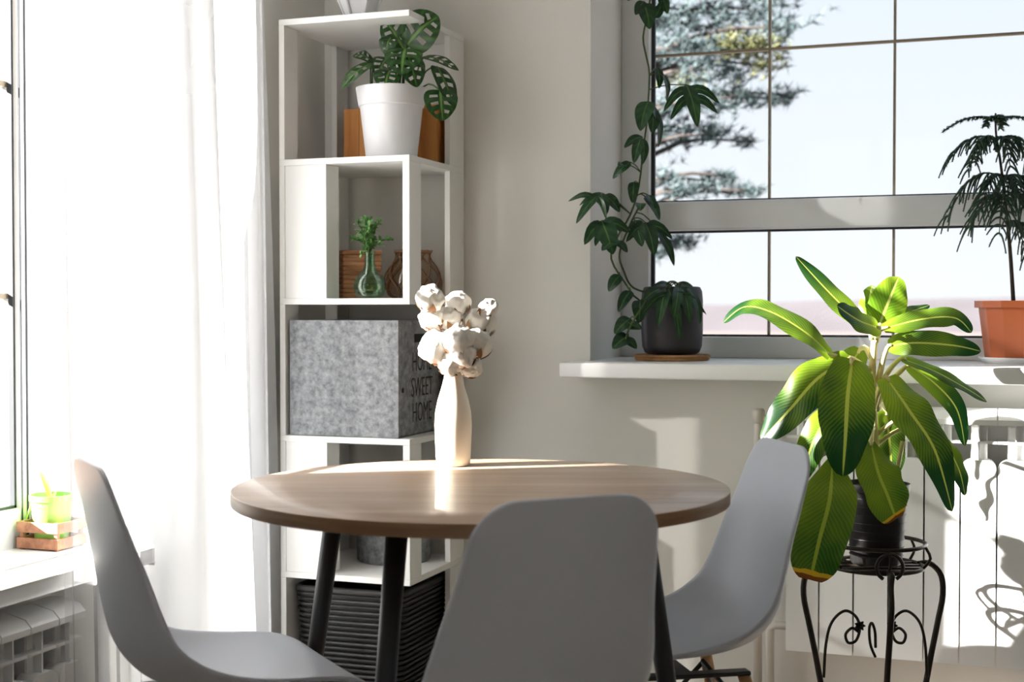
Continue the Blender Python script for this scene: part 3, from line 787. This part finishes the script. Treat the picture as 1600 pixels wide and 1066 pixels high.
ml = [((637, 72, -.04), (686, 28, -.06), 30, (.1, .9, .3), (628, 145)),
      ((632, 80, -.03), (600, 32, -.03), 21, (-.3, .9, .2), (622, 145)),
      ((634, 78, -.07), (628, 118, -.11), 27, (.0, .9, .5), (624, 145)),
      ((638, 88, -.06), (652, 138, -.10), 20, (.3, .9, .2), (630, 145)),
      ((580, 100, -.04), (535, 140, -.07), 14, (-.5, .8, .4), (580, 145)),
      ((584, 98, -.02), (553, 88, -.02), 13, (-.1, .7, .8), (582, 145)),
      ((606, 92, .0), (592, 122, -.03), 19, (-.1, .9, .4), (608, 145)),
      ((610, 112, -.05), (602, 142, -.09), 20, (0, .9, .4), (606, 148)),
      ((664, 90, -.02), (717, 112, -.05), 14, (.2, .6, .9), (645, 145)),
      ((684, 106, -.04), (710, 168, -.07), 18, (.7, .8, .1), (645, 145)),
      ((688, 142, -.07), (692, 190, -.10), 24, (.1, .95, .1), (648, 146)),
      ((612, 60, -.05), (603, 88, -.06), 14, (-.2, .9, .2), (622, 145))]
for (b0, t0, hw, fc, ps) in ml:
    a, c = MPx(*b0), MPx(*t0)
    lf = mleaf(a, c, CAMV * .012 + UPV * .006, pxm(hw, MD) * 1.08, fc, 0).build('leaf', M['leafmon'], mo, uv=True)
    s0 = MPx(ps[0], ps[1] + 3, -.0); mid = s0.lerp(a, .55) + UPV * .02
    MB().tube(vspline([s0, mid, a], 7), .0022, 6).build('leaf_stalk', M['stem'], lf)

# ---- wooden crate behind it
wc = thing('wooden_crate', 'slim orange-brown wooden box behind the white plant pot', 'box', (-1.682, 3.352, LV[1]))
for k in range(6):
    MB().box(k * .0455, k * .0455 + .0448, 0, .008, 0, .16, .001).build('plank', M['crate'], wc, smooth=False)
for x in (0, .265): MB().box(x, x + .008, .008, .097, 0, .16, .001).build('side_board', M['crate'], wc, smooth=False)
MB().box(.008, .265, .089, .097, 0, .16, .001).build('rear_board', M['crate'], wc, smooth=False)
MB().box(.008, .265, .008, .089, 0, .008).build('bottom_board', M['crate'], wc, smooth=False)

# ---- white faceted planter on the very top
tp = P(563, 15, 3.55); tp.z = LV[0]
fp = thing('wire_planter', 'white tapered wire planter standing on top of the shelving unit', 'planter', tp)
def pring(z): return .030 + z * .42
b = MB().lathe([(.026, .0), (.028, .002), (pring(.15) - .004, .15), (pring(.15) - .007, .15), (.024, .006), (.0, .006)], 6, (0, 0, 0), True, False, .3)
b.build('liner', M['potwhite'], fp, smooth=False)
for k in range(6):
    a = k * math.pi / 3 + .3
    MB().tube([(math.cos(a) * pring(z), math.sin(a) * pring(z), z) for z in (.003, .08, .155)], .003, 8).build('wire_rib', M['potwhite'], fp)
MB().tube([(math.cos(k * math.pi / 3 + .3) * pring(.155), math.sin(k * math.pi / 3 + .3) * pring(.155), .155) for k in range(7)], .003, 8).build('wire_rim', M['potwhite'], fp)
MB().tube([(math.cos(k * math.pi / 3 + .3) * pring(.003), math.sin(k * math.pi / 3 + .3) * pring(.003), .003) for k in range(7)], .003, 8).build('wire_foot', M['potwhite'], fp)

# ---- second compartment: green bottle vase, wicker box, netted jar
gv = P(578, 464, 3.455); gv.z = LV[2]
g = MB().lathe([(0, 0), (.026, 0), (.036, .008), (.041, .028), (.039, .046), (.028, .062), (.016, .074), (.0125, .09), (.013, .112), (.016, .118), (.0145, .118), (.0115, .11), (.011, .09), (.0145, .075), (.026, .06), (.037, .045), (.039, .028), (.034, .01), (0, .003)], 32, (0, 0, 0), False)
g = g.build('green_glass_vase', M['ggreen'], loc=gv); tag(g, 'small green glass bottle vase in the second compartment', 'vase')
sg = thing('leafy_sprig', 'bushy green sprig standing in the green glass vase', 'sprig', gv)
rnd = random.Random(11)
for k in range(16):
    a = rnd.uniform(0, 6.28); rr_ = rnd.uniform(.008, .062); hh = rnd.uniform(.140, .222) - rr_ * .7
    p0 = Vector((0, 0, .04)); p1 = Vector((0, 0, .112)); p2 = Vector((math.cos(a) * rr_, math.sin(a) * rr_ * .8, hh))
    pts = vspline([p0, p1, p1.lerp(p2, .5) + UPV * .012, p2], 10)
    s = MB().tube(pts, .0011, 5).build('stalk', M['stem'], sg); b = MB()
    for q in range(22):
        p = pts[4 + q % 6].lerp(pts[min(9, 5 + q % 6)], rnd.random()); d = Vector((rnd.gauss(0, 1), rnd.gauss(0, 1), rnd.gauss(.4, .6))).normalized() * rnd.uniform(.009, .017)
        blade(b, [p, p + d * .5 + UPV * .001, p + d], .0042, Vector((rnd.gauss(0, .4), rnd.gauss(-.5, .4), 1)), n=4, m=3)
    b.build('leaflets', M['sprig'], s, uv=True)
wbp = P(537, 464, 3.575); wbp.z = LV[2]
wb = thing('wicker_box', 'small brown woven box behind the green glass vase', 'box', wbp, R(40))
BW, BD_, BH = .100, .095, .127
x0 = 0
MB().box(x0, x0 + BW, 0, BD_, .002, BH - .012, .004).build('body', M['wicker'], wb)
for k in range(9):
    z = .008 + k * .0118
    MB().box(x0 - .0022, x0 + BW + .0022, -.0022, BD_ + .0022, z - .0048, z + .0048, .0022).build('woven_strand', M['wicker'], wb)
MB().box(x0 - .004, x0 + BW + .004, -.004, BD_ + .004, BH - .012, BH, .004).build('lid', M['wicker'], wb)
jp = P(648, 460, 3.63); jp.z = LV[2]
jp.x = min(jp.x, SX1 - .095); jp.y = 3.335
jr = thing('netted_jar', 'round smoky glass jar in a brown string net', 'jar', jp)
jprof = [(.045, .0), (.066, .012), (.075, .040), (.073, .062), (.060, .086), (.048, .102), (.045, .118), (.049, .128)]
MB().lathe([(0, 0)] + jprof + [(.046, .128), (.042, .118), (.045, .102), (.057, .084), (.070, .062), (.072, .04), (.063, .014), (0, .004)], 32, (0, 0, 0), False).build('glass_body', M['gamber'], jr)
fine = spline(jprof, 24)
for sgn in (1, -1):
    for k in range(9):
        MB().tube([((r_ + .0012) * math.cos(sgn * i * .075 + k * 6.283 / 9), (r_ + .0012) * math.sin(sgn * i * .075 + k * 6.283 / 9), z) for i, (r_, z) in enumerate(fine)], .0015, 5).build('net_cord', M['rope'], jr)
MB().tube(ring(.0475, .124, 32), .0035, 6, False).build('neck_cord', M['rope'], jr)

# ---- felt storage box with lettering
fb = thing('storage_box', 'grey felt storage box with black HOME SWEET HOME lettering', 'box', (-1.712, 3.107, LV[3]))
FW, FD, FH = .300, .335, .293
MB().box(0, FW, 0, FD, .001, FH, .006).build('body', M['felt'], fb)
MB().box(-.001, FW + .002, -.0015, .0035, .001, FH, .0012).build('front_lining', M['felt'], fb, smooth=False)
def text_mesh(s, size, loc, parent, xs=.62):
    cu = bpy.data.curves.new('txt', 'FONT'); cu.body = s; cu.size = size; cu.align_x = 'CENTER'; cu.extrude = .0004; cu.offset = -.0010; cu.resolution_u = 3
    tmp = bpy.data.objects.new('txt', cu); COL.objects.link(tmp)
    me = bpy.data.meshes.new_from_object(tmp.evaluated_get(bpy.context.evaluated_depsgraph_get()))
    bpy.data.objects.remove(tmp); me.name = 'lettering'
    o = link('lettering', me, M['print_'], parent, loc); me.materials.clear(); me.materials.append(M['print_'])
    o.rotation_euler = (R(90), 0, R(90)); o.scale = (xs, 1, 1); return o
for s, z in (('HOME', .163), ('SWEET', .098), ('HOME', .034)):
    text_mesh(s, .072, (FW + .0006, .148, z), fb)
for y in (.028, .30):
    MB().lathe([(.0, .0), (.007, .0), (.007, .001), (0, .0016)], 12).build('heart_dot', M['print_'], fb).matrix_local = Matrix.Translation((FW + .0003, y, .118)) @ Matrix.Rotation(R(90), 4, 'Y')
MB().box(FW - .001, FW + .0012, .10, .23, .236, .258, .0005).build('handle_slot', M['print_'], fb)

# ---- felt basket one level lower
fk = P(612, 885, 3.655); fk = Vector((fk.x, 3.345, LV[4]))
t = thing('felt_basket', 'round grey felt basket half hidden behind the table', 'basket', fk)
MB().lathe([(0, 0), (.094, 0), (.098, .004), (.103, .21), (.099, .211), (.094, .01), (0, .006)], 40, (0, 0, 0), False).build('body', M['felt'], t, angle=50)
MB().tube(ring(.101, .211, 40), .004, 6, False).build('rim', M['felt'], t)

# ---- black wicker basket at the bottom
bk = thing('wicker_basket', 'black woven basket on the lowest shelf behind the chair', 'basket', (-1.556, 3.266, LV[5]))
def rrect(hx, hy, z, n=6, r=.03):
    pts = []
    for cx, cy, a0 in ((hx - r, hy - r, 0), (-hx + r, hy - r, 90), (-hx + r, -hy + r, 180), (hx - r, -hy + r, 270)):
        for k in range(n + 1): a = R(a0 + 90 * k / n); pts.append((cx + r * math.cos(a), cy + r * math.sin(a), z))
    return pts + [pts[0]]
b = MB(); zs = [.0, .295]
ra = rrect(.136, .136, .002)[:-1]; rb_ = rrect(.149, .149, .300)[:-1]; n_ = len(ra)
b.add(ra + rb_, [(i, (i + 1) % n_, (i + 1) % n_ + n_, i + n_) for i in range(n_)] + [tuple(range(n_ - 1, -1, -1))])
b.build('body', M['blackwicker'], bk)
for k in range(22):
    z = .008 + k * .0135; h_ = .1375 + .013 * z / .3
    pts = rrect(h_, h_, z); pts = [(x * (1 + .006 * (-1) ** (i + k)), y * (1 + .006 * (-1) ** (i + k)), z) for i, (x, y, z) in enumerate(pts)]
    MB().tube(pts, .0052, 6, False).build('woven_strand', M['blackwicker'], bk)
MB().tube(rrect(.151, .151, .304), .009, 8, False).build('rim', M['blackwicker'], bk)

# ------------------------------------------------------------------ plants on the wide sill
SZ = .938
tv = P(1050, 553, 3.63); tv.z = SZ
mt = thing('cork_mat', 'round brown woven mat under the charcoal planter', 'mat', tv)
MB().lathe([(0, 0), (.094, 0), (.098, .004), (.096, .012), (0, .013)], 40, (0, 0, 0), False).build('base', M['cork'], mt)
for k in range(5): MB().tube(ring(.098 - k * .018, .0125, 40), .0035, 6, False).build('coil', M['cork'], mt)
tp_ = tv + Vector((0, 0, .016))
tr = thing('trailing_vine', 'climbing split-leaf vine in a charcoal planter on the sill', 'potted plant', tp_)
b = MB().lathe([(0, 0), (.062, 0), (.072, .006), (.0785, .022), (.081, .06), (.081, .14), (.079, .165), (.074, .176), (.069, .178), (.069, .165), (0, .16)], 44, (0, 0, 0), False)
b.build('planter', M['potdark'], tr, angle=60)
MB().lathe([(.069, .163), (0, .168)], 24, (0, 0, 0), False).build('soil', M['soil'], tr)
VD = 3.60
def VP(u, v, dd=0): return P(u, v, VD + dd) - tp_
stems_ = [[(1035, 462, .02), (1000, 470, 0), (975, 440, -.01), (955, 405, -.02), (962, 375, -.02), (985, 335, 0), (998, 290, .03), (1005, 230, .06), (1010, 190, .08), (1014, 120, .1), (1009, 90, .1), (1004, 60, .1), (1012, 20, .1), (1020, -40, .1)],
          [(1030, 462, .02), (990, 450, 0), (975, 425, 0), (968, 395, 0), (985, 350, 0), (1000, 320, .0)],
          [(1040, 462, .03), (1042, 444, .0), (1052, 440, -.02), (1062, 446, -.03)],
          [(1022, 462, .03), (1010, 470, -.06), (985, 510, -.08), (978, 530, -.08)]]
for s in stems_:
    MB().tube(vspline([VP(*q) for q in s], 40), .0026, 7).build('vine_stem', M['stem'], tr)
def simple_prof(v): return max(.01, math.sin(math.pi * min(1, v ** .7 * .97 + .03)) ** .8)
def split_leaf(base, tip, hw, hint, lobes):
    b = MB(); L = tip - base
    hint = hint.normalized(); s = L.cross(hint).normalized(); n = s.cross(L.normalized())
    blade(b, [base, base + L * .5 + n * L.length * .10, tip], hw, hint, simple_prof, fold=.15, n=10, m=5)
    for k in range(lobes):
        for sg_ in (-1, 1):
            a = base + L * (.10 + .20 * k); ln = L.length * (.72 - .12 * k)
            out = (s * sg_ * .85 + L.normalized() * (.35 + .15 * k)) * ln
            blade(b, [a, a + out * .5 + n * ln * .12, a + out + L.normalized() * ln * .22 - n * ln * .08], hw * .62, hint, simple_prof, fold=.12, n=8, m=5)
    return b
vl = [ # base, tip (px), half width px, facing (right, viewer, up), lobes
 ((985, 2, .08), (972, -22, .06), 9, (0, .9, .4), 0), ((1005, 8, .06), (1014, 48, .03), 15, (.1, .95, .1), 0), ((1005, 5, .06), (992, 26, .05), 9, (-.3, .9, .1), 0),
 ((1030, -5, .05), (1042, 24, .05), 9, (.2, .9, .1), 0), ((1022, 30, .08), (1035, 2, .08), 8, (.3, .9, .1), 0), ((1020, -10, .05), (1040, 10, .02), 10, (.4, .9, .2), 0),
 ((1026, 108, .05), (1029, 140, .04), 8, (.4, .9, .1), 0), ((1036, 118, .04), (1040, 160, .04), 7, (.7, .7, .1), 0),
 ((1072, 134, .0), (1089, 200, -.04), 12, (.1, .95, .15), 2),
 ((1012, 160, .04), (1000, 206, .0), 15, (-.3, .9, .2), 0), ((1018, 165, .04), (1028, 232, .02), 9, (.7, .7, .1), 0), ((1018, 172, .04), (1018, 210, .0), 12, (.2, .9, .1), 0),
 ((1002, 214, .02), (975, 232, .0), 9, (-.3, .8, .5), 0), ((1000, 218, .0), (990, 256, -.02), 9, (-.2, .95, .1), 0), ((1004, 218, .0), (1003, 258, .0), 8, (.4, .9, .1), 0),
 ((984, 254, .0), (957, 280, .0), 8, (-.3, .9, .3), 0), ((975, 258, .0), (966, 262, -.02), 8, (-.3, .9, .3), 0), ((990, 285, .02), (988, 318, .0), 9, (-.1, .95, .1), 0),
 ((934, 305, -.03), (900, 350, -.06), 8, (-.4, .9, .2), 1), ((938, 304, -.03), (948, 335, -.06), 9, (.2, .9, .2), 0), ((945, 305, -.03), (968, 332, -.03), 10, (.3, .9, .3), 0), ((940, 302, -.02), (905, 322, -.03), 5, (-.2, .6, .7), 0),
 ((1000, 318, .0), (1000, 330, -.04), 9, (.0, .8, .6), 0), ((1008, 308, .02), (1030, 345, .0), 10, (.5, .8, .3), 0), ((1012, 305, .02), (1022, 330, .0), 8, (.4, .8, .3), 0),
 ((940, 345, -.04), (958, 398, -.08), 17, (.0, .95, .25), 1), ((945, 360, -.03), (930, 385, -.06), 8, (-.6, .8, .2), 0), ((965, 375, -.05), (940, 392, -.09), 11, (-.1, .8, .6), 0), ((962, 378, -.05), (980, 395, -.07), 8, (.3, .8, .4), 0),
 ((992, 345, -.02), (1003, 386, -.06), 12, (-.1, .95, .2), 0), ((1008, 348, -.02), (1022, 400, -.07), 13, (.2, .95, .2), 1), ((1030, 365, .0), (1053, 416, -.03), 8, (.4, .9, .1), 0), ((1015, 345, .0), (1037, 372, -.02), 9, (.3, .8, .5), 0),
 ((968, 430, -.02), (951, 456, -.03), 10, (-.3, .9, .2), 0), ((985, 455, -.02), (966, 488, -.05), 10, (-.3, .9, .2), 0), ((1000, 470, -.03), (998, 505, -.06), 13, (0, .95, .1), 0),
 ((985, 498, -.05), (960, 522, -.08), 12, (-.2, .9, .4), 0), ((980, 508, -.06), (1003, 514, -.08), 9, (.2, .9, .4), 0), ((982, 525, -.07), (957, 545, -.09), 13, (-.2, .9, .4), 0), ((978, 530, -.07), (995, 545, -.08), 8, (.2, .9, .4), 0),
 ((1040, 452, -.05), (1028, 512, -.11), 9, (-.2, .95, .1), 0), ((1045, 452, -.05), (1062, 530, -.12), 9, (.2, .95, .1), 1), ((1030, 452, -.04), (1005, 470, -.06), 10, (-.2, .8, .5), 0),
 ((1066, 450, -.04), (1078, 505, -.10), 10, (.1, .95, .1), 0), ((1075, 450, -.04), (1094, 508, -.09), 8, (.5, .85, .1), 0), ((1060, 448, -.04), (1052, 500, -.11), 8, (0, .95, .1), 0), ((1050, 448, .0), (1020, 448, -.02), 9, (0, .6, .8), 0), ((1055, 446, .0), (1085, 452, -.02), 9, (0, .6, .8), 0),
]
def nearest_stem(p):
    best = None
    for s in stems_:
        for q in vspline([VP(*x) for x in s], 40):
            if best is None or (q - p).length < (best - p).length: best = q
    return best
for (b0, t0, hw, fc, lobes) in vl:
    a, c = VP(*b0), VP(*t0); hint = RTV * fc[0] + CAMV * fc[1] + UPV * fc[2]
    if lobes: lf = split_leaf(a, c, pxm(hw, VD), hint, lobes)
    else:
        s = (c - a); n = (s.cross(hint)).normalized().cross(s.normalized())
        lf = blade(MB(), [a, a + s * .5 + n * s.length * .12, c], pxm(hw, VD), hint, simple_prof, fold=.16, n=12, m=7)
    lf = lf.build('leaf', M['leafvine'], tr, uv=True)
    q = nearest_stem(a)
    if (q - a).length > .004: MB().tube(vspline([q, q.lerp(a, .5) + UPV * .006, a], 6), .0016, 6).build('leaf_stalk', M['stem'], lf)

# ---- norfolk pine in a terracotta pot
npb = P(1592, 557, 3.42); npb.z = SZ
sc = MB().lathe([(0, 0), (.080, 0), (.094, .012), (.096, .016), (.092, .016), (.078, .006), (0, .005)], 40, (0, 0, 0), False).build('saucer', M['potwhite'], loc=npb)
tag(sc, 'white saucer under the terracotta pot on the sill', 'saucer')
n0 = npb + Vector((0, 0, .0065))
nf = thing('norfolk_pine', 'drooping needle-leaved seedling tree in a faceted terracotta pot', 'potted plant', n0)
b = MB().lathe([(0, 0), (.074, 0), (.080, .004), (.096, .132), (.106, .132), (.106, .149), (.098, .149), (.094, .13), (0, .128)], 12, (0, 0, 0), False, False, .12)
b.build('pot', M['terra'], nf, smooth=False)
MB().lathe([(.094, .13), (0, .134)], 24, (0, 0, 0), False).build('soil', M['soil'], nf)
ND = 3.42
def NP(u, v, dd=0): return P(u, v, ND + dd) - n0
trk = vspline([NP(1583, 470), NP(1578, 400), NP(1572, 340), NP(1562, 260), NP(1554, 210), NP(1553, 178)], 30)
MB().tube(trk, [.0052 - .0032 * i / 29 for i in range(30)], 8).build('trunk', M['trunk'], nf)
rnd = random.Random(21)
def strand(b, p, d, ln, droop, r0=.0028):
    """one needle-clad branchlet"""
    pts = []
    for k in range(9):
        t = k / 8; pts.append(p + d * ln * t + Vector((0, 0, -droop * t * t)))
    b.tube(pts, [r0 * (1 - .4 * k / 8) for k in range(9)], 5)
    for k in range(26):
        t = k / 26 * 8; a = min(int(t), 7); q = pts[a].lerp(pts[a + 1], t - a); tg = (pts[a + 1] - pts[a]).normalized()
        v = (Vector((rnd.gauss(0, 1), rnd.gauss(0, 1), rnd.gauss(0, 1)))); v = (v - tg * v.dot(tg)).normalized() * .006 + tg * .005
        s = v.cross(tg).normalized() * .0008
        b.add([q - s, q + s, q + v], [(0, 1, 2)])
whorls = [ # height along trunk (v px), [ (angle deg in plan, length px, rise px, droop px, branchlet len px) ]
 (186, [(180, 78, -4, 18, 10), (0, 70, -4, 10, 10), (-90, 34, -4, 14, 14), (-130, 40, -2, 16, 12), (60, 45, -4, 10, 10)]),
 (217, [(178, 74, -8, 34, 34), (-150, 62, -8, 50, 34), (-80, 40, -6, 46, 34), (-20, 62, -8, 40, 36), (30, 75, -8, 34, 34), (110, 50, -8, 30, 30)]),
 (278, [(175, 82, -12, 60, 46), (-140, 58, -8, 52, 44), (-70, 46, -4, 50, 40), (-10, 70, -8, 60, 40), (60, 60, -8, 50, 40)]),
 (302, [(190, 55, -6, 46, 46), (-120, 40, -4, 60, 44), (-45, 55, -6, 56, 44), (10, 80, -8, 60, 46)]),
 (350, [(-20, 50, -4, 60, 30), (40, 55, -4, 50, 30)]),
]
for (v, br) in whorls:
    c = min(trk, key=lambda q: abs(q.z - NP(1565, v).z))
    for (an, ln, rise, droop, bl) in br:
        a = R(an); d = RTV * math.cos(a) + (-CAMV) * math.sin(a); L = pxm(ln, ND); b = MB(); pts = []
        for k in range(13):
            t = k / 12; pts.append(c + d * L * t + Vector((0, 0, pxm(-rise * math.sin(t * math.pi) * 1.0 - droop * t ** 2.6, ND))))
        b.tube(pts, [.0024 - .0012 * k / 12 for k in range(13)], 6)
        b2 = MB(); sdv = d.cross(UPV).normalized()
        for k in range(2, 13):
            for sg_ in (-1, 1):
                q = pts[k]; ll = pxm(bl, ND) * rnd.uniform(.65, 1.1) * (1 - .25 * k / 12)
                dv = (sdv * sg_ * rnd.uniform(.35, .7) + d * rnd.uniform(.25, .6) + UPV * rnd.uniform(-.35, .1)).normalized()
                strand(b2, q, dv, ll * .75, ll * rnd.uniform(.55, 1.0) * (droop / 45 if droop < 45 else 1))
        o = b.build('branch', M['trunk'], nf)
        x = b2.build('needles', M['needle'], o); x['kind'] = 'stuff'

# ------------------------------------------------------------------ small crate with a green pot on the low sill
c0 = P(80, 848, 2.83); c0 = Vector((-1.888, 2.395, .571))
mc = thing('mini_crate', 'small slatted wooden crate on the low sill by the curtain', 'crate', c0)
CW, CD_, CH = .052, .048, .062
for z in (.003, .036):
    for y in (-CD_, CD_ - .005): MB().box(-CW, CW, y, y + .005, z, z + .022, .001).build('slat', M['crateold'], mc, smooth=False)
    for x in (-CW, CW - .005): MB().box(x, x + .005, -CD_ + .005, CD_ - .005, z, z + .022, .001).build('slat', M['crateold'], mc, smooth=False)
for x in (-CW + .005, CW - .013):
    for y in (-CD_ + .005, CD_ - .013): MB().box(x, x + .008, y, y + .008, .0, .058).build('corner_post', M['crateold'], mc, smooth=False)
MB().box(-CW + .005, CW - .005, -CD_ + .005, CD_ - .005, .003, .007).build('bottom_board', M['crateold'], mc, smooth=False)
MB().tube([(-CW - .002, -.02, .0), (-CW + .004, -.02, .06), (-CW + .02, -.02, .105)], .0015, 6).build('twine', M['grassy'], mc)
gp0 = c0 + Vector((0, 0, .0075))
gp = thing('green_pot', 'light green plastic pot with one shoot inside the small crate', 'pot', gp0)
MB().lathe([(0, 0), (.032, 0), (.034, .003), (.042, .092), (.0455, .092), (.0455, .104), (.042, .104), (.040, .092), (0, .09)], 32, (0, 0, 0), False).build('pot', M['greenpot'], gp, angle=50)
MB().lathe([(.040, .091), (0, .094)], 20, (0, 0, 0), False).build('soil', M['soil'], gp)
for (dx, dz, w_) in ((-.028, .06, .006), (-.012, .035, .004), (.012, .02, .003)):
    blade(MB(), [(0, 0, .09), (dx * .5, 0, .09 + dz * .6), (dx, 0, .09 + dz)], w_, (.3, -1, .3), n=10, m=5).build('shoot', M['grassy'], gp, uv=True)
